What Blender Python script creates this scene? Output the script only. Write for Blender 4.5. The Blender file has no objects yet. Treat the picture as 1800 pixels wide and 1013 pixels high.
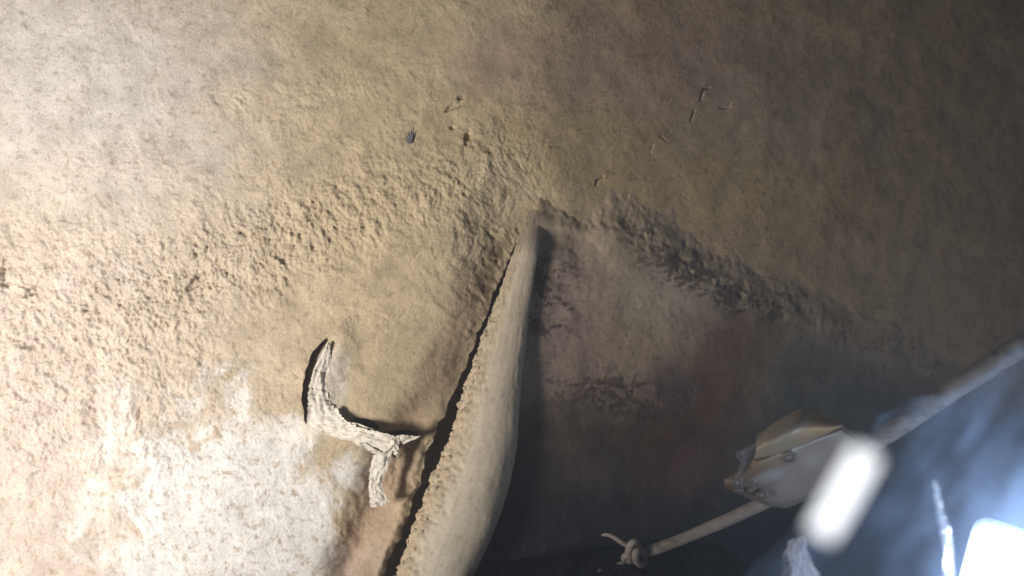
import bpy, bmesh, math, random
import numpy as np
from mathutils import Vector, Matrix
random.seed(7); rng = np.random.default_rng(11)
S = bpy.context.scene
C = S.collection

# ------------------------------------------------------------------ camera
D = 1.8                                     # metres from camera to the wall
cam_d = bpy.data.cameras.new('camera'); cam = bpy.data.objects.new('camera', cam_d); C.objects.link(cam)
cam.location = (0, -D, 0); cam.rotation_euler = (math.radians(90), 0, 0)
cam_d.sensor_width = 36; cam_d.lens = 36; cam_d.clip_start = 0.02; cam_d.clip_end = 50
cam_d.dof.use_dof = True; cam_d.dof.focus_distance = 1.78; cam_d.dof.aperture_fstop = 1.4
S.camera = cam

# ------------------------------------------------------------------ world and lamps
w = bpy.data.worlds.new('World'); S.world = w; w.use_nodes = True
bg = w.node_tree.nodes['Background']; bg.inputs[0].default_value = (0.62, 0.66, 0.8, 1); bg.inputs[1].default_value = 0.035
def lamp(name, kind, loc, aim, energy, color, **kw):
    d = bpy.data.lights.new(name, kind); d.energy = energy; d.color = color
    for k, v in kw.items(): setattr(d, k, v)
    o = bpy.data.objects.new(name, d); C.objects.link(o); o.location = loc
    o.rotation_euler = (Vector(aim) - Vector(loc)).to_track_quat('-Z', 'Y').to_euler()
    return o
KEY = lamp('hand_lamp', 'SPOT', (-1.3, -1.4, -0.42), (-0.86, 0, 0.0), 245, (1.0, 0.945, 0.88),
           spot_size=math.radians(92), spot_blend=1.0, shadow_soft_size=0.20)
S.view_settings.view_transform = 'Standard'; S.view_settings.look = 'None'
S.view_settings.gamma = 1; S.view_settings.exposure = 0; S.view_settings.use_curve_mapping = False
S.render.engine = 'CYCLES'
S.cycles.max_bounces = 8; S.cycles.transparent_max_bounces = 16

# ------------------------------------------------------------------ helpers
def at(px, py, Y):                          # photograph pixel at depth Y -> point in the place
    k = (Y + D) / D
    return Vector(((px - 900) / 1000 * k, Y, (506.5 - py) / 1000 * k))
def sm(e0, e1, x):
    t = np.clip((x - e0) / (e1 - e0), 0, 1); return t * t * (3 - 2 * t)
def perlin(x, y, seed=0):
    r = np.random.default_rng(seed); p = r.permutation(256); p = np.concatenate([p, p])
    a = r.uniform(0, 2 * np.pi, 256); gx, gy = np.cos(a), np.sin(a)
    xi = np.floor(x).astype(np.int64); yi = np.floor(y).astype(np.int64)
    xf = x - xi; yf = y - yi; xi &= 255; yi &= 255
    u = xf**3 * (xf * (xf * 6 - 15) + 10); v = yf**3 * (yf * (yf * 6 - 15) + 10)
    def g(i, j):
        h = p[p[(xi + i) & 255] + ((yi + j) & 255)]
        return gx[h] * (xf - i) + gy[h] * (yf - j)
    n0 = g(0, 0) * (1 - u) + g(1, 0) * u; n1 = g(0, 1) * (1 - u) + g(1, 1) * u
    return (n0 * (1 - v) + n1 * v) * 1.5
def fbm(x, y, f, oct=4, seed=0, gain=0.5):
    s = 0; a = 1; t = 0
    for i in range(oct):
        s = s + a * perlin(x * f + 17.3 * i, y * f - 9.1 * i, seed + i); t += a; a *= gain; f *= 2.03
    return s / t
def cell(x, y, f, seed=0):                  # distance to the nearest grain centre
    x = x * f; y = y * f; xi = np.floor(x).astype(np.int64); yi = np.floor(y).astype(np.int64)
    r = np.random.default_rng(seed); jx = r.random((128, 128)); jy = r.random((128, 128))
    best = np.full(x.shape, 9.0)
    for i in (-1, 0, 1):
        for j in (-1, 0, 1):
            cx = xi + i; cy = yi + j
            dx = cx + jx[cx & 127, cy & 127] - x; dy = cy + jy[cx & 127, cy & 127] - y
            best = np.minimum(best, dx * dx + dy * dy)
    return np.sqrt(best)
def seg_dist(U, V, pts):                    # distance to a polyline, the signed side and the position along it
    best = np.full(U.shape, 1e9); side = np.zeros(U.shape); par = np.zeros(U.shape); n = len(pts) - 1
    for i in range(n):
        (ax, ay), (bx, by) = pts[i], pts[i + 1]
        dx, dy = bx - ax, by - ay; L2 = dx * dx + dy * dy
        t = ((U - ax) * dx + (V - ay) * dy) / L2; tc = np.clip(t, 0, 1)
        d = np.hypot(U - ax - tc * dx, V - ay - tc * dy)
        s = ((U - ax) * dy - (V - ay) * dx) / math.sqrt(L2)
        m = d < best
        best = np.where(m, d, best); side = np.where(m, s, side); par = np.where(m, (i + tc) / n, par)
    return best, side, par
def blob(U, V, cx, cy, rx, ry, rot=0, n=None, edge=0.6):   # soft patch mask in layout units
    c, s = math.cos(rot), math.sin(rot)
    a = ((U - cx) * c + (V - cy) * s) / rx; b = (-(U - cx) * s + (V - cy) * c) / ry
    r = np.sqrt(a * a + b * b)
    if n is not None: r = r + n
    return 1 - sm(1 - edge, 1 + edge, r)
def mixc(col, c, m): return col * (1 - m[..., None]) + np.array(c) * m[..., None]

def mesh_obj(name, verts, faces, m, parent=None, smooth=True, colors=None):
    me = bpy.data.meshes.new(name)
    verts = np.asarray(verts, dtype=np.float32)
    if isinstance(faces, np.ndarray):
        nf = len(faces); me.vertices.add(len(verts)); me.vertices.foreach_set('co', verts.ravel())
        k = faces.shape[1]
        me.loops.add(nf * k); me.loops.foreach_set('vertex_index', faces.ravel().astype(np.int32))
        me.polygons.add(nf); me.polygons.foreach_set('loop_start', np.arange(0, nf * k, k, dtype=np.int32))
        me.update(calc_edges=True)
    else:
        me.from_pydata([tuple(v) for v in verts.tolist()], [], faces); me.update()
    if smooth: me.polygons.foreach_set('use_smooth', np.ones(len(me.polygons), dtype=bool))
    if colors is not None:
        ca = me.color_attributes.new('stain', 'FLOAT_COLOR', 'POINT')
        buf = np.ones((len(verts), 4), dtype=np.float32); buf[:, :3] = np.clip(colors, 0.004, 0.95).reshape(-1, 3)
        ca.data.foreach_set('color', buf.ravel())
    me.materials.append(m)
    o = bpy.data.objects.new(name, me); C.objects.link(o)
    if parent: o.parent = parent
    return o
def grid_faces(nu, nv, mask=None):
    i = np.arange(nu * nv).reshape(nv, nu)
    f = np.stack([i[:-1, :-1], i[:-1, 1:], i[1:, 1:], i[1:, :-1]], -1).reshape(-1, 4)
    return f if mask is None else f[mask.reshape(-1)]
def tag(o, label=None, cat=None, group=None, kind=None):
    if label: o['label'] = label
    if cat: o['category'] = cat
    if group: o['group'] = group
    if kind: o['kind'] = kind
    return o
def empty(name, loc):
    o = bpy.data.objects.new(name, None); C.objects.link(o); o.location = loc; o.empty_display_size = 0.05
    bpy.context.view_layer.update(); return o
def adopt(o, root):                         # keep world shape under an Empty that stands elsewhere
    o.parent = root; o.matrix_parent_inverse = Matrix.Translation(-root.location); return o

# ------------------------------------------------------------------ materials
def nt(name):
    m = bpy.data.materials.new(name); m.use_nodes = True
    return m, m.node_tree, m.node_tree.nodes['Principled BSDF']
def dusty(name, attr=True, color=(0.4, 0.3, 0.2), rough=0.95, grain=(260, 900), bump=0.35, mottle=0.22, spec=0.15, metal=0.0, dist=0.004):
    m, t, p = nt(name); N, Lk = t.nodes, t.links
    tc = N.new('ShaderNodeTexCoord')
    n1 = N.new('ShaderNodeTexNoise'); n1.inputs['Scale'].default_value = grain[0]; n1.inputs['Detail'].default_value = 6
    n2 = N.new('ShaderNodeTexNoise'); n2.inputs['Scale'].default_value = grain[1]; n2.inputs['Detail'].default_value = 3
    n3 = N.new('ShaderNodeTexNoise'); n3.inputs['Scale'].default_value = 22; n3.inputs['Detail'].default_value = 5
    for n in (n1, n2, n3): Lk.new(tc.outputs['Object'], n.inputs['Vector'])
    add = N.new('ShaderNodeMath'); add.operation = 'MULTIPLY_ADD'; add.inputs[1].default_value = 0.5
    Lk.new(n2.outputs[0], add.inputs[0]); Lk.new(n1.outputs[0], add.inputs[2])
    b = N.new('ShaderNodeBump'); b.inputs['Strength'].default_value = bump; b.inputs['Distance'].default_value = dist
    Lk.new(add.outputs[0], b.inputs['Height']); Lk.new(b.outputs[0], p.inputs['Normal'])
    if attr:
        a = N.new('ShaderNodeAttribute'); a.attribute_name = 'stain'; src = a.outputs['Color']
    else:
        a = N.new('ShaderNodeRGB'); a.outputs[0].default_value = (*color, 1); src = a.outputs[0]
    av = N.new('ShaderNodeMath'); av.operation = 'ADD'; Lk.new(n1.outputs[0], av.inputs[0]); Lk.new(n3.outputs[0], av.inputs[1])
    mr = N.new('ShaderNodeMapRange'); mr.inputs[1].default_value = 0.7; mr.inputs[2].default_value = 1.3
    mr.inputs[3].default_value = 1 - mottle; mr.inputs[4].default_value = 1 + mottle
    Lk.new(av.outputs[0], mr.inputs[0])
    mul = N.new('ShaderNodeVectorMath'); mul.operation = 'SCALE'
    Lk.new(src, mul.inputs[0]); Lk.new(mr.outputs[0], mul.inputs['Scale']); Lk.new(mul.outputs[0], p.inputs['Base Color'])
    p.inputs['Roughness'].default_value = rough; p.inputs['Specular IOR Level'].default_value = spec
    p.inputs['Metallic'].default_value = metal
    return m
def film(name, clear=0.7, tint=(0.50, 0.66, 0.97), gloss=0.1):
    m = bpy.data.materials.new(name); m.use_nodes = True; t = m.node_tree; N, Lk = t.nodes, t.links
    N.remove(N['Principled BSDF']); out = N['Material Output']
    tr = N.new('ShaderNodeBsdfTransparent'); tl = N.new('ShaderNodeBsdfTranslucent'); df = N.new('ShaderNodeBsdfDiffuse')
    gl = N.new('ShaderNodeBsdfGlossy'); gl.inputs['Roughness'].default_value = 0.22
    for s in (tl, df): s.inputs['Color'].default_value = (*tint, 1)
    a = N.new('ShaderNodeMixShader'); a.inputs[0].default_value = 0.4; Lk.new(tl.outputs[0], a.inputs[1]); Lk.new(df.outputs[0], a.inputs[2])
    b = N.new('ShaderNodeMixShader'); b.inputs[0].default_value = gloss; Lk.new(a.outputs[0], b.inputs[1]); Lk.new(gl.outputs[0], b.inputs[2])
    tc = N.new('ShaderNodeTexCoord'); no = N.new('ShaderNodeTexNoise'); no.inputs['Scale'].default_value = 9; no.inputs['Detail'].default_value = 4
    Lk.new(tc.outputs['Object'], no.inputs['Vector'])
    mr = N.new('ShaderNodeMapRange'); mr.inputs[1].default_value = 0.3; mr.inputs[2].default_value = 0.7
    mr.inputs[3].default_value = max(0.02, 1 - clear - 0.06); mr.inputs[4].default_value = 1 - clear + 0.06; Lk.new(no.outputs[0], mr.inputs[0])
    c = N.new('ShaderNodeMixShader'); Lk.new(mr.outputs[0], c.inputs[0]); Lk.new(tr.outputs[0], c.inputs[1]); Lk.new(b.outputs[0], c.inputs[2])
    Lk.new(c.outputs[0], out.inputs['Surface']); return m
def glow(name, color, strength):
    m, t, p = nt(name); p.inputs['Base Color'].default_value = (0.8, 0.8, 0.8, 1)
    p.inputs['Emission Color'].default_value = (*color, 1); p.inputs['Emission Strength'].default_value = strength
    return m
M_wall = dusty('rough_dusty_plaster')
M_panel = dusty('stained_panel', grain=(120, 700), bump=0.22, mottle=0.16, rough=0.8)
M_bar = dusty('cream_dusty_paint', grain=(140, 900), bump=0.10, mottle=0.10, rough=0.75, spec=0.25)
M_crust = dusty('dust_crust', attr=False, color=(0.47, 0.38, 0.27), bump=0.5)
M_paper = dusty('torn_paper', grain=(60, 400), bump=0.25, mottle=0.12, rough=0.85)
M_cord = dusty('mottled_cord', grain=(90, 500), bump=0.2, mottle=0.2, rough=0.8)

# ------------------------------------------------------------------ plaster wall
def wall_base(x, z):                        # flat on the left, rounding away from the lamp on the right
    w_ = 0.055
    return 0.42 * w_ * np.logaddexp(0, (x + 0.01 - 0.06 * (z - 0.2)) / w_) + 0.02 * np.sin(2.1 * x + 1.0) * np.cos(1.7 * z)
CRACK = [(935, 395), (908, 440), (884, 490), (866, 545), (845, 600), (822, 655), (800, 705), (778, 755), (758, 800), (743, 860), (722, 925), (701, 975), (679, 1030), (651, 1100)]
WALL = {}
def wall_y(px, py):                         # depth of the finished plaster surface
    Y = 0.0
    for _ in range(4):
        p = at(px, py, Y); Y = WALL['Y'][np.argmin(abs(WALL['zs'] - p.z)), np.argmin(abs(WALL['xs'] - p.x))]
    return float(Y)
def build_wall():
    xs = np.concatenate([np.arange(-1.12, 0.08, 0.0017), np.arange(0.08, 1.25, 0.0023)]); zs = np.linspace(-0.72, 0.72, 790); nx, nz = len(xs), len(zs)
    X, Z = np.meshgrid(xs, zs)
    Y = wall_base(X, Z); k = D / (Y + D); U = 900 + 1000 * X * k; V = 506.5 - 1000 * Z * k
    wx = X + 0.012 * perlin(X * 14, Z * 14, 3); wz = Z + 0.012 * perlin(X * 14, Z * 14, 4)
    n_big = fbm(X, Z, 3.0, 4, 20); n_mid = fbm(wx, wz, 11, 4, 30)
    # how rough the plaster is, place by place
    R = 0.34 + 0.55 * n_mid
    R += 1.4 * blob(U, V, 330, 490, 260, 75, -0.35, n_mid * 0.6)
    R += 1.2 * blob(U, V, 90, 620, 260, 210, 0.3, n_mid * 0.6)
    R += 0.7 * blob(U, V, 600, 390, 200, 70, -0.4, n_mid * 0.6)
    R += 0.6 * blob(U, V, 880, 350, 130, 110, -0.6, n_mid * 0.5)
    R += 0.25 * blob(U, V, 480, 230, 430, 150, 0, n_mid * 0.5)
    R -= 0.40 * blob(U, V, 90, 120, 260, 190, 0, n_mid * 0.6)
    R -= 0.30 * blob(U, V, 690, 680, 170, 160, 0, n_mid * 0.4)
    R = np.where(U > 940, R * (1 - 0.50 * sm(900, 1050, U)), R)
    R -= 0.22 * sm(420, 200, V)
    R = np.clip(R, 0.12, 2.2)
    f1 = fbm(wx * 1.15 + 0.25 * wz, wz, 62, 5, 40, 0.72)
    f2 = fbm(X, Z, 150, 3, 45, 0.7)
    lm = fbm(wx + 0.3 * wz, wz, 24, 4, 47, 0.55); lumps = 0.0050 * (np.abs(lm) * 1.6 - 0.3 + 0.5 * lm) * (1 - sm(880, 1000, U))
    pits = np.clip(-f1 - 0.10 + 0.25 * f2, 0, 1)
    crumbs = np.clip(0.62 - cell(wx, wz, 105, 5), 0, 1) * (0.5 + 0.9 * np.clip(fbm(X, Z, 30, 2, 50) + 0.25, 0, 1))
    crumbs2 = np.clip(0.6 - cell(wx + 3, wz, 190, 6), 0, 1)
    h = R * (0.0018 * f1 - 0.0065 * pits**1.2 + 0.0026 * crumbs * (f1 > -0.1) + 0.0013 * crumbs2 + 0.0008 * f2) + 0.010 * n_big + 0.0035 * n_mid + np.clip(R, 0, 1.6) * lumps
    # peeled skins: low flat scabs with a stepped edge
    scab = sm(0.0, 0.12, fbm(wx, wz, 8.5, 4, 60) - 0.12); h += 0.0010 * scab * (1 - sm(820, 960, U))
    # long vertical skim edge on the far left
    e = U - (186 + 14 * perlin(Z * 9, X * 0 + 2.2, 9)); h += 0.004 * sm(0, 9, e) * sm(560, 680, V) * (1 - sm(8, 160, e))
    # the deep slit beside the bar, its raised lip and the hollow left of it
    Uw = U + 5 * perlin(X * 30, Z * 30, 70) + 2.5 * perlin(X * 85, Z * 85, 71)
    d, s, par = seg_dist(Uw, V, CRACK)
    wid = 4 + 5 * sm(0.1, 1.0, par)
    gone = np.where(s > 0, 1.0, 1 - sm(0, 1, (d - wid * 0.55) / 4)) * sm(385, 470, V) * (1 - sm(110, 150, np.where(s > 0, d, 0)))
    lower = sm(640, 860, V)
    lip = np.exp(-((d - wid - 14) / 13)**2) * (s < 0) * lower
    hollow = np.exp(-((d - 62 * (0.7 + 0.5 * lower)) / 34)**2) * (s < 0) * sm(380, 520, V)
    rollin = np.exp(-(d / (34 - 12 * lower))**2) * (s < 0) * sm(360, 470, V)
    h += 0.012 * lip - 0.026 * hollow * (0.4 + lower) - 0.030 * rollin * (1 - 0.6 * lower)
    # slit left of the torn scrap, and the two holes under it
    d2, s2, p2 = seg_dist(U + 2.5 * perlin(X * 50, Z * 50, 72), V, [(577, 600), (560, 622), (549, 655), (543, 690), (543, 715), (541, 740)])
    prof = np.clip(np.sin(np.pi * np.clip(p2 * 0.93 + 0.05, 0, 1)), 0, 1)**0.4
    slit = 1 - sm(4, 10.5, d2 / np.maximum(prof, 0.3)); h -= 0.12 * slit
    h += 0.010 * np.exp(-((d2 - 26) / 22)**2) * (s2 > 0) * (U > 548)
    h += 0.013 * blob(U, V, 660, 690, 125, 85, 0.3, None, 0.7)
    for (cx, cy, rx, ry, rt, dep) in [(641, 746, 21, 8, 0.25, .05), (698, 765, 30, 5, 0.03, .04), (720, 820, 50, 26, -1.0, .012), (6, 480, 6, 20, 0.1, .012),
                                       (822, 243, 5, 13, 0.3, .008), (800, 185, 16, 5, -0.5, .006), (810, 172, 7, 4, -0.4, .006), (795, 225, 5, 3, 0, .006), (345, 495, 24, 7, -0.7, .012), (55, 512, 14, 6, -0.6, .012)]:
        h -= dep * blob(U, V, cx, cy, rx, ry, rt, (0.25 if rx > 18 else 1.3) * f1, 0.35)
    # hairline cracks on the darker side
    for pts, wd, dep in [([(1247, 155), (1237, 157), (1234, 166), (1231, 176)], 2.2, .012), ([(1220, 192), (1217, 206), (1214, 214)], 1.8, .008), ([(1147, 255), (1143, 272)], 1.6, .006),
                         ([(1284, 182), (1280, 190), (1265, 189)], 1.8, .007), ([(1060, 311), (1050, 317), (1047, 325)], 2.2, .012), ([(1175, 250), (1160, 240), (1178, 232)], 1.5, .005)]:
        dd, _, _ = seg_dist(U + 1.5 * f1, V, pts); h -= dep * 0.55 * (1 - sm(wd * .2, wd * 1.1, dd + 1.2 * f2))
    h -= 0.026 * blob(U, V, 893, 405, 55, 95, 0.35, 0.3 * n_mid, 0.8)
    Yd = Y - h + 0.30 * gone * sm(0.0, 0.6, gone)
    # colour of the plaster
    col = np.zeros(X.shape + (3,)); col[:] = (0.455, 0.365, 0.238)
    col *= (1 + 0.16 * n_mid + 0.10 * n_big)[..., None]
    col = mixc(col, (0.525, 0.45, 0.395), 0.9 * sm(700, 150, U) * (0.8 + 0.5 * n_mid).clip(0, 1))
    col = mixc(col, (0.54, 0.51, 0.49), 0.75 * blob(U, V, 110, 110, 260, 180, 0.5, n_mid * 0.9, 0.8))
    col = mixc(col, (0.50, 0.42, 0.36), 0.8 * blob(U, V, 60, 860, 130, 300, 0, n_mid * 0.6))
    pw = blob(U, V, 390, 890, 215, 190, 0.1, n_mid * 0.9, 0.28)
    fl = sm(-0.30, 0.02, fbm(wx, wz, 17, 5, 80, 0.65) + 0.35 * blob(U, V, 440, 910, 170, 150, 0))
    col = mixc(col, (0.64, 0.62, 0.595), np.clip(pw * fl * (1 - 0.7 * pits * 2), 0, 1))
    col = mixc(col, (0.68, 0.66, 0.63), 0.7 * blob(U, V, 510, 905, 62, 26, 0, n_mid * 0.4, 0.3))
    col = mixc(col, (0.62, 0.58, 0.54), 0.6 * 0.5 * blob(U, V, 182, 850, 16, 190, 0, n_mid * 0.8, 0.5))
    col = mixc(col, (0.70, 0.66, 0.60), 0.4 * blob(U, V, 500, 755, 75, 30, 0.3, n_mid * 0.8, 0.4))
    col = mixc(col, (0.62, 0.56, 0.48), 0.8 * blob(U, V, 580, 690, 28, 75, 0.15, n_mid * 0.5, 0.5))
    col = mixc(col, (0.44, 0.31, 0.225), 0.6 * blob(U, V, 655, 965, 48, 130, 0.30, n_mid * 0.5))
    col = mixc(col, (0.36, 0.25, 0.18), 0.55 * hollow * sm(380, 600, V))  # browner and darker along the hollow beside the slit
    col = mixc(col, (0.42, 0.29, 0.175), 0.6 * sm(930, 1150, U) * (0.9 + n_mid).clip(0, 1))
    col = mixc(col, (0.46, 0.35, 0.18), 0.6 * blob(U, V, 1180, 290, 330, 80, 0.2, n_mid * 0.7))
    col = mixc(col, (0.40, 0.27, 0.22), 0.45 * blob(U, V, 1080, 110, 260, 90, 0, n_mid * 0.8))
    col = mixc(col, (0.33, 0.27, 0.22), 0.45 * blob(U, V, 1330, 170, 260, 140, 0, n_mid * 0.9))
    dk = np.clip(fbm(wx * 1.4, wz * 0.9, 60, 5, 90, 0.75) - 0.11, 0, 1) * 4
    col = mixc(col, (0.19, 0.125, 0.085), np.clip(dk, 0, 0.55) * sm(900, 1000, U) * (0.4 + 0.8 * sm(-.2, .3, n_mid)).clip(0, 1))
    pit_tone = np.clip(pits * 2.2, 0, 0.5); col = mixc(col, (0.27, 0.20, 0.13), pit_tone)  # colour darkened inside the pits
    WALL.update(xs=xs, zs=zs, Y=Yd)
    P = np.stack([X - 0.11 * gone - 0.05 * slit, Yd, Z], -1).reshape(-1, 3)
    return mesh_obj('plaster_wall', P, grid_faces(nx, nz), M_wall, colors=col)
wall = tag(build_wall(), 'rough dust-coated tan plaster wall with flaking white patch', 'wall')

# ------------------------------------------------------------------ recessed stained panel with its dusty ledge
pa, pb, pc = -0.010, 0.452, 0.08
def panel_y(x, z): return pa + pb * x + pc * z
def build_panel():
    nx, nz = 640, 420
    X, Z = np.meshgrid(np.linspace(-0.10, 1.42, nx), np.linspace(-0.80, 0.28, nz))
    Y = panel_y(X, Z); k = D / (Y + D); U = 900 + 1000 * X * k; V = 506.5 - 1000 * Z * k
    n_mid = fbm(X, Z, 12, 4, 130); wx = X + 0.01 * perlin(X * 16, Z * 16, 33); wz = Z + 0.01 * perlin(X * 16, Z * 16, 34)
    edge = np.interp(U, [860, 960, 1000, 1080, 1150, 1250, 1400, 1560, 1800], [322, 305, 300, 298, 330, 388, 455, 540, 650])
    e = V - edge + 16 * n_mid * (1 - 0.7 * sm(1250, 1500, U))
    bw = np.interp(U, [900, 980, 1100, 1300, 1560, 1800], [60, 85, 125, 125, 95, 70])
    roll = np.clip(bw - e, 0, 400) / 1000
    f1 = fbm(wx, wz, 46, 4, 140, 0.6); pits = np.clip(-f1 - 0.05, 0, 1)
    crumbs = np.clip(0.6 - cell(wx, wz, 75, 15), 0, 1)
    ledge = sm(bw + 18, bw - 22, e)
    fade = 1 - 0.85 * sm(1300, 1560, U); Rr = 0.06 + 0.36 * ledge * fade
    m1 = blob(U, V, 1215, 480, 110, 34, 0.42, 0.6 * n_mid, 0.5); m2 = blob(U, V, 1310, 530, 90, 26, 0.35, 0.6 * n_mid, 0.5)
    m3 = blob(U, V, 1080, 700, 130, 48, 0.08, 0.7 * n_mid, 0.5); m4 = blob(U, V, 965, 520, 50, 85, 0, 0.6 * n_mid, 0.5)
    patch = np.clip(m1 + m2 + m3 + m4, 0, 1)
    stretch = fbm(wx * 0.7, wz * 1.4, 26, 5, 150, 0.85) + 0.3 * n_mid
    flakes = patch * sm(-0.04, 0.10, stretch)
    h = Rr * (0.005 * f1 - 0.016 * pits + 0.005 * crumbs) - 0.0009 * flakes + 0.004 * n_mid
    for pts, wd, dep in [([(1060, 311), (1050, 317), (1047, 326)], 2.6, .016)]:
        dd, _, _ = seg_dist(U, V, pts); h -= dep * (1 - sm(wd * .5, wd * 1.7, dd))
    wb = wall_base(X, Z) + 0.004; tt = sm(bw + 12, -6, e); Yd = Y * (1 - tt) + wb * tt - h * (1 - 0.4 * tt) + 0.9 * np.clip(-e - 4, 0, 300) / 1000 + 0.024 * blob(U, V, 940, 340, 95, 130, 0, 0.3 * n_mid, 0.9)
    col = np.zeros(X.shape + (3,)); col[:] = (0.43, 0.335, 0.245)
    col *= (1 + 0.12 * n_mid)[..., None]
    col = mixc(col, (0.52, 0.43, 0.33), 0.7 * blob(U, V, 1180, 540, 120, 55, 0.3, n_mid * 0.7))
    col = mixc(col, (0.46, 0.37, 0.25), 0.6 * blob(U, V, 1080, 430, 110, 45, 0.1, n_mid * 0.6))
    col = mixc(col, (0.34, 0.245, 0.21), 0.7 * blob(U, V, 985, 560, 75, 120, 0, n_mid * 0.6))
    col = mixc(col, (0.075, 0.055, 0.045), sm(610, 790, V + 60 * n_mid) * sm(10, 170, e))  # lower panel darker: stains, plus the bar's shade put into the colour
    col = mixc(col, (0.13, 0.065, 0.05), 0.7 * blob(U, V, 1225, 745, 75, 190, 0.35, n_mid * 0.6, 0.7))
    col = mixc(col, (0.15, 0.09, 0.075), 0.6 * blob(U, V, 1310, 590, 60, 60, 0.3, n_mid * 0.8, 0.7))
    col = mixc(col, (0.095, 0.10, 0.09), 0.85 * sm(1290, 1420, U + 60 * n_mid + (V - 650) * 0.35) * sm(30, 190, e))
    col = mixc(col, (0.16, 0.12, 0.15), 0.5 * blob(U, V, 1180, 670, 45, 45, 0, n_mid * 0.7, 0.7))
    col = mixc(col, (0.022, 0.024, 0.03), 0.9 * sm(800, 920, V + 40 * n_mid))  # near-black towards the bottom, shade put into the colour
    col = mixc(col, (0.42, 0.325, 0.225), 0.85 * ledge)
    col = mixc(col, (0.20, 0.145, 0.115), np.clip(ledge * pits * 2.4, 0, 0.6))
    col = mixc(col, (0.08, 0.06, 0.055), np.clip(flakes * 0.85, 0, 0.8))
    dots = sm(0.34, 0.44, fbm(wx, wz, 95, 3, 160)) * sm(400, 520, V); col = mixc(col, (0.10, 0.075, 0.06), 0.6 * dots)
    P = np.stack([X, Yd, Z], -1).reshape(-1, 3)
    barx = np.interp(V, [340, 400, 520, 660, 800, 915, 1013, 1150], [950, 940, 906, 878, 852, 808, 768, 716])
    q = ((V < edge - 90) | (U < barx))[:-1, :-1]
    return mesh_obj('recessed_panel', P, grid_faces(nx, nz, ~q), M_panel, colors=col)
panel = tag(build_panel(), 'dark stained panel under a dusty ledge, right of the rounded bar', 'panel')

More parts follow.
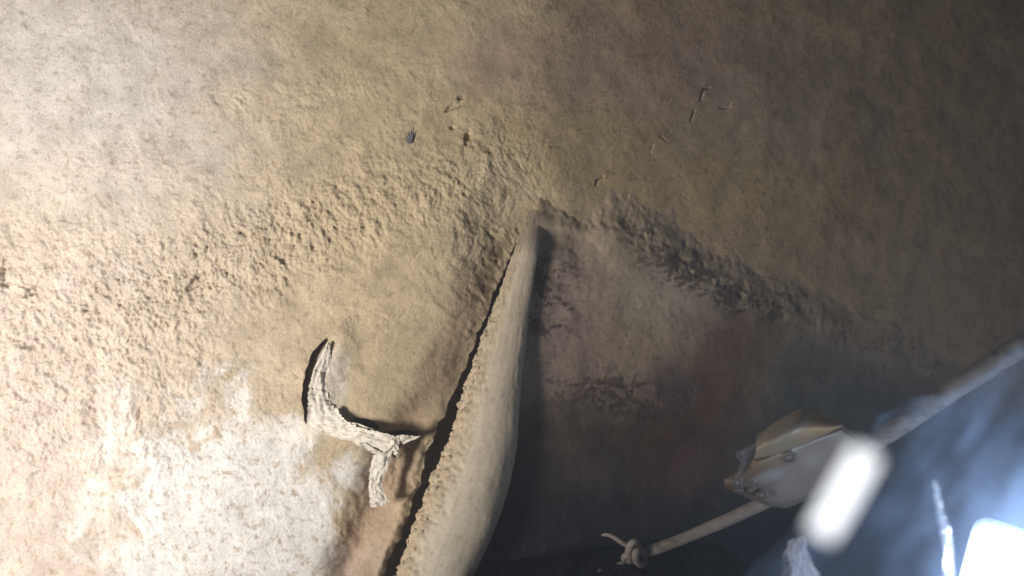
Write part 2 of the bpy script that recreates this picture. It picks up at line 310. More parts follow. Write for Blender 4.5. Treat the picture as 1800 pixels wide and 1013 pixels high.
# ------------------------------------------------------------------ rounded bar beside the slit
bar = empty('rounded_bar', at(760, 1013, -0.17))
BP = [(955, 305, 3), (949, 345, 11), (940, 385, 18), (922, 455, 22), (904, 520, 29), (888, 590, 38), (871, 660, 46), (856, 730, 55), (844, 800, 64), (821, 860, 70), (802, 915, 71), (779, 965, 67), (762, 1013, 66), (735, 1080, 66), (710, 1150, 66)]
def build_bar():
    nu, nv = 150, 420
    ts = np.linspace(0, len(BP) - 1, nv); k0 = np.arange(len(BP))
    B = np.array(BP, float)
    ker = np.exp(-0.5 * (np.arange(-30, 31) / 12.0)**2); ker /= ker.sum()
    def sp(c):
        v = np.interp(ts, k0, c); return np.convolve(np.pad(v, 30, 'reflect', reflect_type='odd'), ker, 'valid')
    cx, cy, hw = sp(B[:, 0]), sp(B[:, 1]), sp(B[:, 2])
    hw = np.maximum(hw, 4)
    yy = np.array([panel_y(at(a, b, -0.1).x, at(a, b, -0.1).z) for a, b in zip(cx, cy)]) + 0.004 + 0.060 * sm(450, 340, cy)
    Pc = np.array([at(a, b, y)[:] for a, b, y in zip(cx, cy, yy)]); k = (yy + D) / D
    T = np.gradient(Pc, axis=0); T /= np.linalg.norm(T, axis=1)[:, None]
    Nn = np.cross(T, np.array([0, -1.0, 0])); Nn /= np.linalg.norm(Nn, axis=1)[:, None]
    Nn = np.where(Nn[:, :1] < 0, -Nn, Nn)                 # points to the right
    O = np.cross(Nn, T); O = np.where(O[:, 1:2] > 0, -O, O)   # points to the camera
    ang = np.linspace(0, 2 * np.pi, nu, endpoint=False)
    A, Vv = np.meshgrid(ang, np.arange(nv)); r = (hw * k / 1000)[:, None]
    ca, sa = np.cos(A), np.sin(A)                         # ca: right, sa: to the camera
    sy = np.cumsum(np.linalg.norm(np.gradient(Pc, axis=0), axis=1))[:, None] + 0 * A
    left = sm(-0.12, -0.6, ca + 0.22 * fbm(A * 0.06, sy, 22, 4, 215, 0.6)) * sm(-0.7, -0.1, sa)      # broken, dust-caked left side
    a2 = A * 0.06
    n1 = fbm(a2, sy, 34, 4, 210, 0.6); n2 = fbm(a2, sy, 95, 3, 220, 0.6); cr = np.clip(0.6 - cell(a2, sy, 70, 17), 0, 1)
    rr = r * (1 - 0.10 * left) + left * (0.009 * np.maximum(n1, -0.12) + 0.0022 * np.maximum(n2, -0.2) + 0.008 * cr) * np.clip(r / 0.05, .35, 1) + 0.0045 * fbm(a2 * 2, sy, 7, 4, 230) * np.clip(r / 0.05, .3, 1) + 0.0006 * n2
    px = Pc[:, None, :] + (rr * ca)[..., None] * Nn[:, None, :] + (rr * sa * (0.45 + 0.27 * sm(420, 760, cy))[:, None])[..., None] * O[:, None, :]
    idx = np.arange(nu * nv).reshape(nv, nu); nxt = np.roll(idx, -1, 1)
    F = np.stack([idx[:-1], nxt[:-1], nxt[1:], idx[1:]], -1).reshape(-1, 4)
    col = np.zeros(A.shape + (3,)); col[:] = (0.56, 0.47, 0.35)
    col *= (1 + 0.10 * fbm(a2, sy * 0.5, 20, 4, 240))[..., None]
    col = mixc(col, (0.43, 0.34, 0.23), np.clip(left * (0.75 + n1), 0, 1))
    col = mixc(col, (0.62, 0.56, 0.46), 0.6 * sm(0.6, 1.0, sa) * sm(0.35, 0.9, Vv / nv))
    sp_ = sm(0.30, 0.45, fbm(a2 * 1.2, sy * 0.7, 110, 3, 250)); col = mixc(col, (0.28, 0.21, 0.15), 0.4 * sp_)
    sc_ = sm(0.12, 0.3, fbm(a2 * 3, sy * 0.35, 40, 5, 260, 0.7)); col = mixc(col, (0.46, 0.37, 0.26), 0.5 * sc_)
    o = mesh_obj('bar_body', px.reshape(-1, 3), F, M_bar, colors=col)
    # crumbs of dust caked along the broken edge: one mass
    bm = bmesh.new(); js = np.nonzero((ca < -0.72) & (sa > 0.05))
    for q in rng.choice(len(js[0]), 170, replace=False):
        p = px[js[0][q], js[1][q]]; s_ = rng.uniform(0.0016, 0.0055) * np.clip(hw[js[0][q]] / 50, .4, 1.1)
        m = Matrix.Translation(p) @ Matrix.Rotation(rng.uniform(0, 6), 4, Vector(rng.normal(size=3)).normalized()) @ Matrix.Diagonal((s_, s_ * rng.uniform(.6, 1), s_ * rng.uniform(.5, .9), 1))
        bmesh.ops.create_icosphere(bm, subdivisions=1, radius=1, matrix=m)
    me = bpy.data.meshes.new('dust_crumbs'); bm.to_mesh(me); bm.free(); me.materials.append(M_crust)
    c = bpy.data.objects.new('dust_crumbs', me); C.objects.link(c); c['kind'] = 'stuff'
    return o, c
for o in build_bar(): adopt(o, bar)
tag(bar, 'cream rounded bar with crumbly dust-caked edge running beside the dark slit', 'bar')

# ------------------------------------------------------------------ torn scrap stuck to the wall
def ribbon(name, pts, m, parent, seed=0, crink=0.002, thick=0.0012, nw=14, nl=60, col=(0.6, 0.55, 0.46), spots=0.4, spotcol=(0.16, 0.15, 0.14), cup=0.0):
    """pts: (left px,left py,left Y, right px,right py,right Y) from one end to the other"""
    E = np.array(pts, float); ts = np.linspace(0, len(E) - 1, nl)
    def cr(a):                              # Catmull-Rom through the edge points
        ap = np.vstack([2 * a[0] - a[1], a, 2 * a[-1] - a[-2]]); i = np.minimum(ts.astype(int), len(a) - 2); f = (ts - i)[:, None]
        p0, p1, p2, p3 = ap[i], ap[i + 1], ap[i + 2], ap[i + 3]
        return 0.5 * (2 * p1 + (p2 - p0) * f + (2 * p0 - 5 * p1 + 4 * p2 - p3) * f**2 + (3 * p1 - p0 - 3 * p2 + p3) * f**3)
    Lw = np.array([at(*q)[:] for q in cr(E[:, :3])]); Rw = np.array([at(*q)[:] for q in cr(E[:, 3:])])
    a = np.linspace(0, 1, nw); P = Lw[:, None] * (1 - a)[None, :, None] + Rw[:, None] * a[None, :, None]
    u = np.linspace(0, 1, nl)[:, None] + 0 * a[None]; v = a[None] + 0 * u
    wsc = min(1.0, float(np.abs(Lw - Rw).max()) / 0.03)
    rag = 0.0032 * wsc * (fbm(u * 3 + seed, v * 0, 9, 4, 300 + seed, 0.7) * (1 - v) + fbm(u * 3 + seed, v * 0, 9, 4, 350 + seed, 0.7) * v) * 1.6
    P[..., 0] += rag; P[..., 2] += 0.7 * rag
    P[..., 1] -= crink * (fbm(u * 1.2, v * 2.4, 4, 4, 310 + seed) * 2) + cup * (4 * v * (1 - v))
    n = nw * nl; Bk = P.copy(); Bk[..., 1] += thick
    V_ = np.concatenate([P.reshape(-1, 3), Bk.reshape(-1, 3)]); F = grid_faces(nw, nl); i = np.arange(n).reshape(nl, nw)
    rim = np.concatenate([i[0, :], i[1:, -1], i[-1, -2::-1], i[-2:0:-1, 0]])
    side = np.stack([rim, np.roll(rim, -1), np.roll(rim, -1) + n, rim + n], -1)
    F = np.concatenate([F, F[:, ::-1] + n, side])
    c = np.zeros((nl, nw, 3)); c[:] = col; c *= (1 + 0.18 * fbm(u * 2, v * 1.5, 6, 4, 320 + seed))[..., None]
    if spots: c = mixc(c, spotcol, 0.85 * sm(0.16, 0.26, fbm(u * 1.3, v * 2.2, 3.2, 4, 330 + seed, 0.6)) * spots)
    c = c.reshape(-1, 3)
    o = mesh_obj(name, V_, F, m, colors=np.concatenate([c, c * 0.9]))
    return adopt(o, parent) if parent else o
scrap = empty('torn_paper_scrap', at(660, 800, -0.01))
ribbon('curled_edge', [(575, 602, -.012, 580, 603, -.011), (560, 630, -.020, 582, 634, -.010), (548, 660, -.024, 577, 668, -.010), (542, 692, -.024, 577, 698, -.011), (541, 722, -.022, 590, 722, -.014), (540, 744, -.018, 612, 742, -.020), (558, 758, -.009, 628, 752, -.022)], M_paper, scrap, 1, 0.004, cup=0.004, spots=0.6, col=(0.68, 0.62, 0.54), nl=110)
ribbon('frayed_fibre', [(600, 744, -.022, 604, 741, -.024), (625, 748, -.030, 629, 745, -.032), (650, 757, -.028, 652, 753, -.030), (676, 764, -.026, 677, 762, -.027)], M_paper, scrap, 5, 0.003, spots=0.2, col=(0.66, 0.6, 0.5), nw=4, nl=30)
ribbon('frayed_fibre', [(610, 772, -.014, 618, 768, -.016), (634, 786, -.018, 640, 778, -.020), (652, 796, -.020, 660, 790, -.022), (668, 800, -.020, 672, 796, -.020)], M_paper, scrap, 6, 0.003, spots=0.9, col=(0.6, 0.55, 0.47), nw=5, nl=30)
ribbon('frayed_fibre', [(664, 806, -.022, 668, 804, -.024), (674, 798, -.028, 679, 795, -.030), (690, 782, -.034, 694, 779, -.036), (712, 772, -.036, 715, 769, -.037)], M_paper, scrap, 7, 0.003, spots=0.1, col=(0.7, 0.65, 0.56), nw=4, nl=30)
ribbon('folded_strip', [(545, 746, -.009, 590, 716, -.022), (580, 766, -.008, 606, 738, -.030), (612, 775, -.008, 630, 750, -.033), (645, 788, -.008, 657, 757, -.034), (678, 800, -.009, 690, 766, -.032), (700, 806, -.010, 704, 774, -.022)], M_paper, scrap, 2, 0.007, cup=0.006, spots=0.6, col=(0.68, 0.63, 0.54))
ribbon('curled_tip', [(655, 822, -.010, 688, 780, -.022), (672, 814, -.012, 694, 768, -.030), (692, 798, -.014, 706, 765, -.035), (712, 780, -.019, 722, 766, -.034), (734, 771, -.025, 739, 767, -.029)], M_paper, scrap, 3, 0.003, cup=-0.006, spots=0.15, col=(0.68, 0.63, 0.54))
ribbon('hanging_strip', [(655, 800, -.017, 690, 790, -.022), (650, 825, -.020, 682, 822, -.027), (648, 850, -.019, 672, 846, -.024), (649, 872, -.022, 676, 866, -.028), (652, 892, -.028, 685, 886, -.035)], M_paper, scrap, 4, 0.004, cup=0.006, spots=0.9, col=(0.66, 0.61, 0.53))
tag(scrap, 'torn whitish paper scrap with grey specks stuck to the wall beside a slit', 'paper scrap')

# small flecks
def fleck(name, px, py, Y, arms, m, label, cat):
    bm = bmesh.new(); c = at(px, py, Y)
    for (dx, dy, wd) in arms:
        a = c; b = at(px + dx, py + dy, Y - 0.002); t = (b - a).normalized(); s = t.cross(Vector((0, 1, 0))).normalized() * wd / 1000
        vs = [bm.verts.new(v) for v in (a - s, a + s, b, a + Vector((0, -.0015, 0)))]
        bm.faces.new((vs[0], vs[3], vs[2])); bm.faces.new((vs[3], vs[1], vs[2])); bm.faces.new((vs[1], vs[0], vs[2]))
    me = bpy.data.meshes.new(name); bm.to_mesh(me); bm.free(); me.materials.append(m)
    o = bpy.data.objects.new(name, me); C.objects.link(o); return tag(o, label, cat)
M_lint = dusty('grey_lint', attr=False, color=(0.16, 0.15, 0.16), grain=(200, 800)); M_straw = dusty('dark_straw', attr=False, color=(0.05, 0.035, 0.03), grain=(200, 800))
fleck('lint_tuft', 721, 252, wall_y(721, 252) - 0.003, [(-10, -18, 4), (-3, -27, 3), (2, -30, 3), (7, -24, 3), (-14, -10, 2.5)], M_lint, 'small grey feathery lint tuft on the bright upper wall', 'lint')
_q = at(1110, 412, 0); _y = panel_y(at(1110, 412, .05).x, at(1110, 412, .05).z) - 0.006
fleck('straw_fleck', 1110, 412, _y, [(-9, -3, 1.6), (-2, -7, 1.6), (8, -5, 1.4), (9, 4, 1.6), (-4, 8, 1.5), (2, 9, 1.2)], M_straw, 'tiny dark star-shaped straw fleck on the panel under the dusty ledge', 'fleck')

# ------------------------------------------------------------------ cord with a knot
def tube(name, pts, rad, m, parent=None, nu=20, sub=8, rough=0.0, seed=0, colors=None, caps=True):
    A_ = np.array([p[:] for p in pts], float); R_ = np.array(rad, float); n = len(A_)
    ts = np.linspace(0, n - 1, (n - 1) * sub + 1); i = np.minimum(ts.astype(int), n - 2); f = (ts - i)[:, None]
    ap = np.vstack([2 * A_[0] - A_[1], A_, 2 * A_[-1] - A_[-2]]); p0, p1, p2, p3 = ap[i], ap[i + 1], ap[i + 2], ap[i + 3]
    Pc = 0.5 * (2 * p1 + (p2 - p0) * f + (2 * p0 - 5 * p1 + 4 * p2 - p3) * f**2 + (3 * p1 - p0 - 3 * p2 + p3) * f**3)
    r = np.interp(ts, np.arange(n), R_); T = np.gradient(Pc, axis=0); T /= np.linalg.norm(T, axis=1)[:, None]
    ref = np.array([0.13, 1.0, 0.21]); ref /= np.linalg.norm(ref)
    N1 = np.cross(T, ref); N1 /= np.linalg.norm(N1, axis=1)[:, None]; N2 = np.cross(T, N1)
    a = np.linspace(0, 2 * np.pi, nu, endpoint=False); L = np.cumsum(np.linalg.norm(np.gradient(Pc, axis=0), axis=1))
    Ag, Lg = np.meshgrid(a, L); rr = r[:, None] * (1 + rough * fbm(np.cos(Ag) * .02 + Lg, np.sin(Ag) * .02, 60, 3, 400 + seed))
    P = Pc[:, None] + (rr * np.cos(Ag))[..., None] * N1[:, None] + (rr * np.sin(Ag))[..., None] * N2[:, None]
    k = len(Pc); idx = np.arange(nu * k).reshape(k, nu); nx_ = np.roll(idx, -1, 1)
    F = [tuple(q) for q in np.stack([idx[:-1], nx_[:-1], nx_[1:], idx[1:]], -1).reshape(-1, 4).tolist()]
    if caps: F += [tuple(idx[0][::-1].tolist()), tuple(idx[-1].tolist())]
    col = None
    if colors:
        base, spot, amt = colors; c = np.zeros((k, nu, 3)); c[:] = base
        q = fbm(Lg, Ag * .006, 90, 4, 420 + seed, 0.6); zone = sm(-.05, .15, perlin(Lg * 14, Ag * 0 + .5, 430 + seed))
        col = mixc(c, spot, amt * sm(0.08, 0.2, q) * zone).reshape(-1, 3)
    o = mesh_obj(name, P.reshape(-1, 3), F, m, colors=col)
    return adopt(o, parent) if parent else o
CY = lambda t: -0.11 - 0.20 * max(t, 0)**2             # the cord comes towards the camera to the right
cord = empty('grey_cord', at(1115, 975, CY(0)))
cp = [(1118, 976, 11), (1160, 963, 11.5), (1230, 935, 12), (1330, 890, 13.5), (1440, 833, 16), (1560, 763, 19), (1680, 682, 21), (1790, 612, 23), (1900, 545, 24), (2060, 450, 25)]
cc = ((0.31, 0.265, 0.225), (0.10, 0.085, 0.08), 0.6)
pts, rad = [], []
for (a, b, h) in cp:
    t = (a - 1118) / 780; Y = CY(t); pts.append(at(a, b, Y)); rad.append(0.88 * h / 1000 * (Y + D) / D)
tube('cord_length', pts, rad, M_cord, cord, 20, 14, 0.05, 1, cc)
def loop(cx, cy, rx, ry, rot, Y, r, seed):
    ps = []
    for i in range(15):
        a = 2 * math.pi * i / 13; x = rx * math.cos(a); y = ry * math.sin(a)
        ps.append(at(cx + x * math.cos(rot) - y * math.sin(rot), cy + x * math.sin(rot) + y * math.cos(rot), Y + 0.014 * math.sin(a + .6)))
    return tube('knot_loop', ps, [r] * 15, M_cord, cord, 14, 6, 0.05, seed, cc)
loop(1113, 971, 8, 18, 0.15, CY(0) - .010, .0062, 2); loop(1125, 981, 7, 13, -0.35, CY(0) - .013, .006, 3); loop(1107, 984, 10, 7, 0.5, CY(0) - .004, .006, 4)
tube('loose_tail', [at(1108, 962, CY(0)), at(1092, 953, CY(0)), at(1078, 944, -.10), at(1066, 940, -.09), at(1058, 941, -.08)], [.005, .0042, .0035, .003, .002], M_cord, cord, 10, 8, 0.05, 5, cc)
tube('loose_tail', [at(1106, 990, CY(0)), at(1088, 992, CY(0) - .01), at(1068, 1003, -.11), at(1050, 1018, -.11)], [.005, .0042, .0036, .003], M_cord, cord, 10, 8, 0.05, 6, cc)
tag(cord, 'mottled grey cord pulled slantwise behind the steel bracket, knotted at its lower end', 'cord')

# ------------------------------------------------------------------ steel bracket
brk = empty('steel_bracket', at(1360, 880, -0.14))
m, t, p = nt('worn_bracket_steel'); N, Lk = t.nodes, t.links
tc = N.new('ShaderNodeTexCoord'); n1 = N.new('ShaderNodeTexNoise'); n1.inputs['Scale'].default_value = 16; n1.inputs['Detail'].default_value = 7; n1.inputs['Roughness'].default_value = .65
Lk.new(tc.outputs['Object'], n1.inputs['Vector']); at_ = N.new('ShaderNodeAttribute'); at_.attribute_name = 'stain'
Lk.new(at_.outputs['Color'], p.inputs['Base Color'])
rr_ = N.new('ShaderNodeMapRange'); rr_.inputs[3].default_value = .28; rr_.inputs[4].default_value = .62; Lk.new(n1.outputs[0], rr_.inputs[0]); Lk.new(rr_.outputs[0], p.inputs['Roughness'])
bb = N.new('ShaderNodeBump'); bb.inputs['Strength'].default_value = .12; bb.inputs['Distance'].default_value = .004; Lk.new(n1.outputs[0], bb.inputs['Height']); Lk.new(bb.outputs[0], p.inputs['Normal'])
p.inputs['Metallic'].default_value = 0.25
M_steel = m
# outline in photo layout, a crease splits the lower plate from the curved upper flange
LOWER = [(1326, 806), (1318, 818), (1300, 829), (1283, 837), (1276, 843), (1274, 850), (1278, 858), (1287, 864), (1302, 870), (1350, 890), (1385, 893), (1440, 870), (1500, 838), (1548, 806), (1540, 790), (1480, 748)]
def bracket_lower():
    def Yl(px, py): return -0.21 + 0.00022 * (px - 1400) + 0.00035 * (py - 820)
    holes = [(1387, 804, 9), (1296, 849, 7), (1301, 863, 5), (1320, 862, 5), (1325, 849, 3), (1340, 871, 6.5)]
    U, V = np.meshgrid(np.arange(1268, 1556, 1.6), np.arange(744, 898, 1.6))
    L = np.array(LOWER, float); ins = np.zeros(U.shape, bool); j = len(L) - 1; dmin = np.full(U.shape, 1e9)
    for i in range(len(L)):
        xi, yi = L[i]; xj, yj = L[j]
        c = ((yi > V) != (yj > V)) & (U < (xj - xi) * (V - yi) / (yj - yi + 1e-9) + xi); ins ^= c; j = i
    dmin, _, _ = seg_dist(U, V, [tuple(q) for q in L] + [tuple(L[0])])
    # rolled rim: the outline bends back a little
    Y = Yl(U, V) + 0.010 * np.exp(-(dmin / 5.0)**2) + 0.004 * perlin(U / 60, V / 60, 500)
    ok = ins | (dmin < 1.2)
    for hx, hy, r in holes:
        d = np.hypot((U - hx), (V - hy) * 1.25); ok &= d > r * 0.62; Y = Y - 0.0045 * np.exp(-((d - r) / (0.28 * r + .8))**2)
    k = (Y + D) / D; P = np.stack([(U - 900) / 1000 * k, Y, (506.5 - V) / 1000 * k], -1).reshape(-1, 3)
    q = ok[:-1, :-1] & ok[1:, :-1] & ok[:-1, 1:] & ok[1:, 1:]
    F = grid_faces(U.shape[1], U.shape[0], q)
    nn = fbm(U / 1000, V / 1000, 28, 4, 510)
    col = np.zeros(U.shape + (3,)); col[:] = (0.33, 0.28, 0.235)
    col = mixc(col, (0.27, 0.165, 0.085), 0.85 * blob(U, V, 1318, 832, 62, 15, -0.5, nn * .8, .6))
    col = mixc(col, (0.32, 0.22, 0.12), 0.7 * blob(U, V, 1345, 812, 50, 8, -0.25, nn * .8, .6))
    col = mixc(col, (0.26, 0.19, 0.16), 0.7 * blob(U, V, 1320, 858, 55, 26, 0.3, nn * .8, .6))
    col = mixc(col, (0.45, 0.44, 0.42), 0.6 * blob(U, V, 1345, 838, 22, 9, -.3, nn, .5))
    # weld used vertices only, with thickness behind
    used = np.unique(F); mp = np.full(len(P), -1); mp[used] = np.arange(len(used)); F = mp[F]; P = P[used]; c = col.reshape(-1, 3)[used]
    o = mesh_obj('base_plate', P, F[:, ::-1], M_steel, colors=c)
    so = o.modifiers.new('thickness', 'SOLIDIFY'); so.thickness = 0.004; so.offset = -1
    return adopt(o, brk)
bracket_lower()
def bracket_upper():                        # curved flange rising from the crease to a peak
    nu, nv = 70, 40; lo = np.array([(1326, 806), (1360, 799), (1400, 785), (1440, 768), (1480, 748), (1540, 790)], float)[:5]
    hi = np.array([(1335, 766), (1362, 744), (1412, 716), (1446, 731), (1481, 748)], float)
    s = np.linspace(0, 4, nu); kr = np.exp(-0.5 * (np.arange(-9, 10) / 3.2)**2); kr /= kr.sum()
    sp = lambda c: np.convolve(np.pad(np.interp(s, range(5), c), 9, 'reflect', reflect_type='odd'), kr, 'valid')
    L = np.stack([sp(lo[:, i]) for i in (0, 1)], -1); H = np.stack([sp(hi[:, i]) for i in (0, 1)], -1)
    v = np.linspace(0, 1, nv); UV = L[None] * (1 - v)[:, None, None] + H[None] * v[:, None, None]
    U, V = UV[..., 0], UV[..., 1]; base = -0.21 + 0.00022 * (U - 1400) + 0.00035 * (V - 820)
    Y = base - 0.034 * np.sin(np.pi * np.clip(v * .9, 0, 1))[:, None] * np.sin(np.pi * np.linspace(0.2, .9, nu))[None] + 0.045 * v[:, None]**2
    Y += 0.002 * perlin(U / 30, V / 30, 520)
    k = (Y + D) / D; P = np.stack([(U - 900) / 1000 * k, Y, (506.5 - V) / 1000 * k], -1).reshape(-1, 3)
    nn = fbm(U / 1000, V / 1000, 28, 4, 530); col = np.zeros(U.shape + (3,)); col[:] = (0.50, 0.40, 0.27)
    col = mixc(col, (0.48, 0.32, 0.15), 0.8 * blob(U, V, 1440, 750, 45, 24, 0, nn * .7, .6)); col = mixc(col, (0.36, 0.34, 0.32), 0.6 * blob(U, V, 1385, 745, 40, 18, -.5, nn * .7, .6))
    o = mesh_obj('curved_flange', P, grid_faces(nu, nv), M_steel, colors=col)
    so = o.modifiers.new('thickness', 'SOLIDIFY'); so.thickness = 0.003; so.offset = 0
    return adopt(o, brk)
bracket_upper()
def ring(px, py, r, Y, name='bolt'):
    bm = bmesh.new(); c = at(px, py, Y); n = 18
    prof = [(0.55, 0.006), (0.62, 0.0008), (0.82, -0.0008), (1.0, 0.001), (1.12, 0.006)]
    vs = [[bm.verts.new(c + Vector((r / 1000 * q * math.cos(2 * math.pi * i / n), dy, r / 1000 * q * .8 * math.sin(2 * math.pi * i / n)))) for i in range(n)] for q, dy in prof]
    for a, b in zip(vs[:-1], vs[1:]):
        for i in range(n): bm.faces.new((a[i], a[(i + 1) % n], b[(i + 1) % n], b[i]))
    top = [bm.verts.new(c + Vector((r / 1000 * .52 * math.cos(2 * math.pi * i / 6), 0.0005, r / 1000 * .42 * math.sin(2 * math.pi * i / 6)))) for i in range(6)]
    bot = [bm.verts.new(v.co + Vector((0, .008, 0))) for v in top]
    bm.faces.new(top)
    for i in range(6): bm.faces.new((top[i], top[(i + 1) % 6], bot[(i + 1) % 6], bot[i]))
    bmesh.ops.recalc_face_normals(bm, faces=bm.faces)
    me = bpy.data.meshes.new(name); bm.to_mesh(me); bm.free(); me.materials.append(M_bolt)
    o = bpy.data.objects.new(name, me); C.objects.link(o); return adopt(o, brk)
M_bolt = dusty('dull_bolt_steel', attr=False, color=(0.26, 0.235, 0.21), grain=(80, 400), rough=.6, metal=.3, bump=.1)
ring(1387, 804, 11, -0.222); ring(1296, 849, 9, -.228, 'rivet'); ring(1340, 871, 8, -.218, 'rivet'); ring(1320, 862, 6, -.220, 'rivet'); ring(1301, 863, 6, -.222, 'rivet')
tag(brk, 'rust-stained steel bracket plate with curved flange and rivets, lying across the cord', 'bracket')

# ------------------------------------------------------------------ plastic sheet, crumpled bag, folded paper, work lamp, added flare streak
M_film = film('hazy_plastic_film', 0.90); M_clear = film('clear_wrap', 0.72, (0.8, 0.85, 0.9), 0.3)
def sheet(name, corners, Yf, m, nu, nv, amp, freq, seed, fold=None, asp=1.0):
    (a, b, c, d) = [np.array(q, float) for q in corners]           # bl, br, tr, tl in photo layout
    u, v = np.meshgrid(np.linspace(0, 1, nu), np.linspace(0, 1, nv))
    q = lambda i: a[i] * (1 - u) * (1 - v) + b[i] * u * (1 - v) + c[i] * u * v + d[i] * (1 - u) * v
    U, V = q(0), q(1); Y = Yf(u, v)
    n = fbm(u * asp, v * 0.6, freq, 4, seed); Y = Y + amp * n
    if fold: Y = Y + fold(u, v, U, V)
    V = V + 30 * perlin(u * 5, v * 0 + .7, seed + 8) * v
    U = U + 26 * perlin(v * 4, u * 0 + .3, seed + 7) * (1 - u)      # uneven free edge
    k = (Y + D) / D; P = np.stack([(U - 900) / 1000 * k, Y, (506.5 - V) / 1000 * k], -1).reshape(-1, 3)
    return mesh_obj(name, P, grid_faces(nu, nv), m)
s1 = sheet('plastic_sheet', [(1190, 1160), (1990, 1160), (1990, 520), (1545, 735)], lambda u, v: -0.66 + 0.06 * v + 0 * u, M_film, 160, 140, 0.035, 1.3, 600,
           lambda u, v, U, V: 0.010 * np.sin(U / 42 + V / 200 + 2.5 * perlin(v * 1.5, u * 3, 601)) * (0.5 + perlin(u * 3, v, 603)))
fs = ribbon('film_strip', [(1640, 846, -.60, 1646, 846, -.59), (1646, 890, -.61, 1656, 888, -.58), (1655, 940, -.61, 1670, 940, -.58), (1660, 985, -.61, 1674, 985, -.58), (1656, 1040, -.61, 1676, 1040, -.58), (1650, 1100, -.61, 1676, 1100, -.58)], M_clear, None, 31, .006, thick=.0006, spots=0)
tag(fs, 'narrow whitish strip of crinkled film hanging left of the bright lamp', 'film strip')
tag(s1, 'hazy bluish plastic sheet hanging in folds in front of the bright lamp', 'plastic sheet')
s2 = sheet('clear_wrap', [(1276, 846), (1300, 846), (1340, 762), (1334, 750)], lambda u, v: -0.20 - 0.03 * np.sin(np.pi * u) + 0 * v, M_clear, 30, 60, 0.02, 5, 620)
tag(s2, 'thin clear wrap bulging from the left edge of the steel bracket', 'wrap')
mb, t, p = nt('black_bag_plastic'); p.inputs['Base Color'].default_value = (0.008, 0.009, 0.011, 1); p.inputs['Roughness'].default_value = .42; p.inputs['Specular IOR Level'].default_value = .3
bag = sheet('crumpled_bag', [(840, 1120), (1390, 1120), (1330, 925), (900, 945)], lambda u, v: -0.33 + 0.24 * v + 0.12 * u, mb, 220, 140, 0.05, 2.6, 640,
            lambda u, v, U, V: 0.03 * np.abs(fbm(u * 2.6, v, 5, 3, 645)) + 0.25 * sm(.7, 1, u) + 0.2 * sm(.72, 1, v + .12 * perlin(u * 7, v, 646)), 1.6)
tag(bag, 'crumpled shiny black plastic bag in the dark bottom corner', 'bag')
M_fold = dusty('pale_paper', grain=(40, 300), bump=.1, mottle=.06)
fp = empty('folded_paper', at(1410, 1013, -0.3))
ribbon('paper_leaf', [(1386, 950, -.30, 1412, 942, -.28), (1378, 975, -.32, 1416, 962, -.27), (1376, 1000, -.33, 1430, 990, -.26), (1372, 1030, -.34, 1446, 1020, -.26), (1366, 1090, -.34, 1460, 1080, -.26)], M_fold, fp, 21, .006, col=(0.55, 0.47, 0.44), spots=0)
ribbon('paper_leaf', [(1412, 944, -.35, 1416, 946, -.34), (1402, 975, -.36, 1424, 980, -.34), (1392, 1005, -.36, 1436, 1003, -.33), (1386, 1040, -.36, 1452, 1030, -.33), (1380, 1095, -.36, 1480, 1090, -.33)], M_fold, fp, 22, .004, col=(0.66, 0.60, 0.58), spots=0)
tag(fp, 'pale folded paper standing up at the bottom edge below the glowing flare streak', 'paper')

def rounded_slab(name, outline, Y0, Y1, m, parent, inset=0):
    bm = bmesh.new(); fr = [bm.verts.new(at(a, b, Y0)) for a, b in outline]; bk = [bm.verts.new(at(a, b, Y1)) for a, b in outline]
    n = len(fr); bm.faces.new(fr); bm.faces.new(bk[::-1])
    for i in range(n): bm.faces.new((fr[i], bk[i], bk[(i + 1) % n], fr[(i + 1) % n]))
    bmesh.ops.recalc_face_normals(bm, faces=bm.faces)
    me = bpy.data.meshes.new(name); bm.to_mesh(me); bm.free(); me.materials.append(m)
    o = bpy.data.objects.new(name, me); C.objects.link(o); return adopt(o, parent)
wl = empty('work_lamp', at(1750, 1050, -0.2))
def rr_outline(pts, r, seg=6):
    out = []; n = len(pts)
    for i in range(n):
        p0, p1, p2 = Vector(pts[i - 1]), Vector(pts[i]), Vector(pts[(i + 1) % n]); a = p1 + (p0 - p1).normalized() * r; b = p1 + (p2 - p1).normalized() * r
        for s in range(seg + 1):
            f = s / seg; out.append(tuple(a * (1 - f)**2 + p1 * 2 * f * (1 - f) + b * f * f))
    return out
M_hous = dusty('pale_lamp_housing', attr=False, color=(.55, .6, .7), bump=.05, rough=.4)
rounded_slab('housing', rr_outline([(1715, 902), (1960, 985), (1960, 1180), (1640, 1180)], 34), -0.19, -0.10, M_hous, wl)
rounded_slab('lit_face', rr_outline([(1722, 922), (1960, 1003), (1960, 1170), (1656, 1170)], 26), -0.20, -0.193, glow('lamp_face_glow', (0.93, 0.96, 1.0), 4.5), wl)
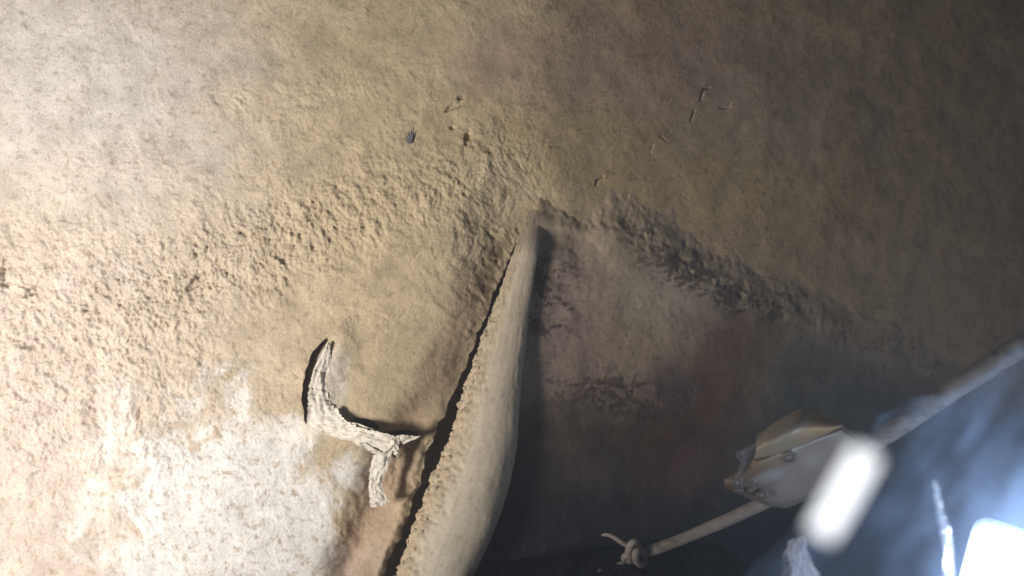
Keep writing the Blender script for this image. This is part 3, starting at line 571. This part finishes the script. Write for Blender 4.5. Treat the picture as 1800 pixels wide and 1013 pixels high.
wll = lamp('work_lamp_light', 'POINT', at(1830, 1020, -0.50), at(1500, 700, 0.1), 2.2, (0.62, 0.76, 1.0), shadow_soft_size=0.06)
wlf = lamp('work_lamp_beam', 'SPOT', at(1815, 1020, -0.54), at(1500, 600, -1.7), 20.0, (0.66, 0.80, 1.0), spot_size=math.radians(165), spot_blend=1.0, shadow_soft_size=0.06)
wlf.parent = wl; wlf.matrix_parent_inverse = Matrix.Translation(-wl.location)
wll.parent = wl; wll.matrix_parent_inverse = Matrix.Translation(-wl.location)
tag(wl, 'bright white work lamp with rounded housing in the bottom right corner', 'lamp')
st = empty('flare_streak', at(1480, 870, -1.30))  # glowing tube added to imitate a streak of lens flare, not a real lamp
tube('flare_tube', [at(1524, 797, -1.30), at(1498, 841, -1.30), at(1472, 888, -1.30), at(1442, 938, -1.30)], [.0061, .0063, .0063, .0061], glow('flare_streak_glow', (0.95, 0.97, 1.0), 1.8), st, 24, 6)
tube('flare_tube_end', [at(1442, 938, -1.30), at(1438, 945, -1.30)], [.0062, .0061], M_hous, st, 24, 3); tube('flare_tube_end', [at(1524, 797, -1.30), at(1528, 790, -1.30)], [.0062, .0061], M_hous, st, 24, 3)
tag(st, 'added glowing white tube imitating a slanting lens-flare streak beside the steel bracket', 'lens flare')

# ------------------------------------------------------------------ dusty air
bm = bmesh.new(); bmesh.ops.create_cube(bm, size=1, matrix=Matrix.Translation((0, -0.9, 0)) @ Matrix.Diagonal((5.0, 4.2, 4.0, 1)))
me = bpy.data.meshes.new('haze'); bm.to_mesh(me); bm.free()
hz = bpy.data.objects.new('haze', me); C.objects.link(hz); hz['kind'] = 'stuff'; hz['label'] = 'thin pale dust haze filling the air'
m = bpy.data.materials.new('dust_haze'); m.use_nodes = True; t = m.node_tree; t.nodes.remove(t.nodes['Principled BSDF'])
pv = t.nodes.new('ShaderNodeVolumePrincipled'); pv.inputs['Color'].default_value = (0.9, 0.9, 0.9, 1); pv.inputs['Density'].default_value = 0.065
pv.inputs['Anisotropy'].default_value = 0.0
t.links.new(pv.outputs[0], t.nodes['Material Output'].inputs['Volume']); me.materials.append(m)
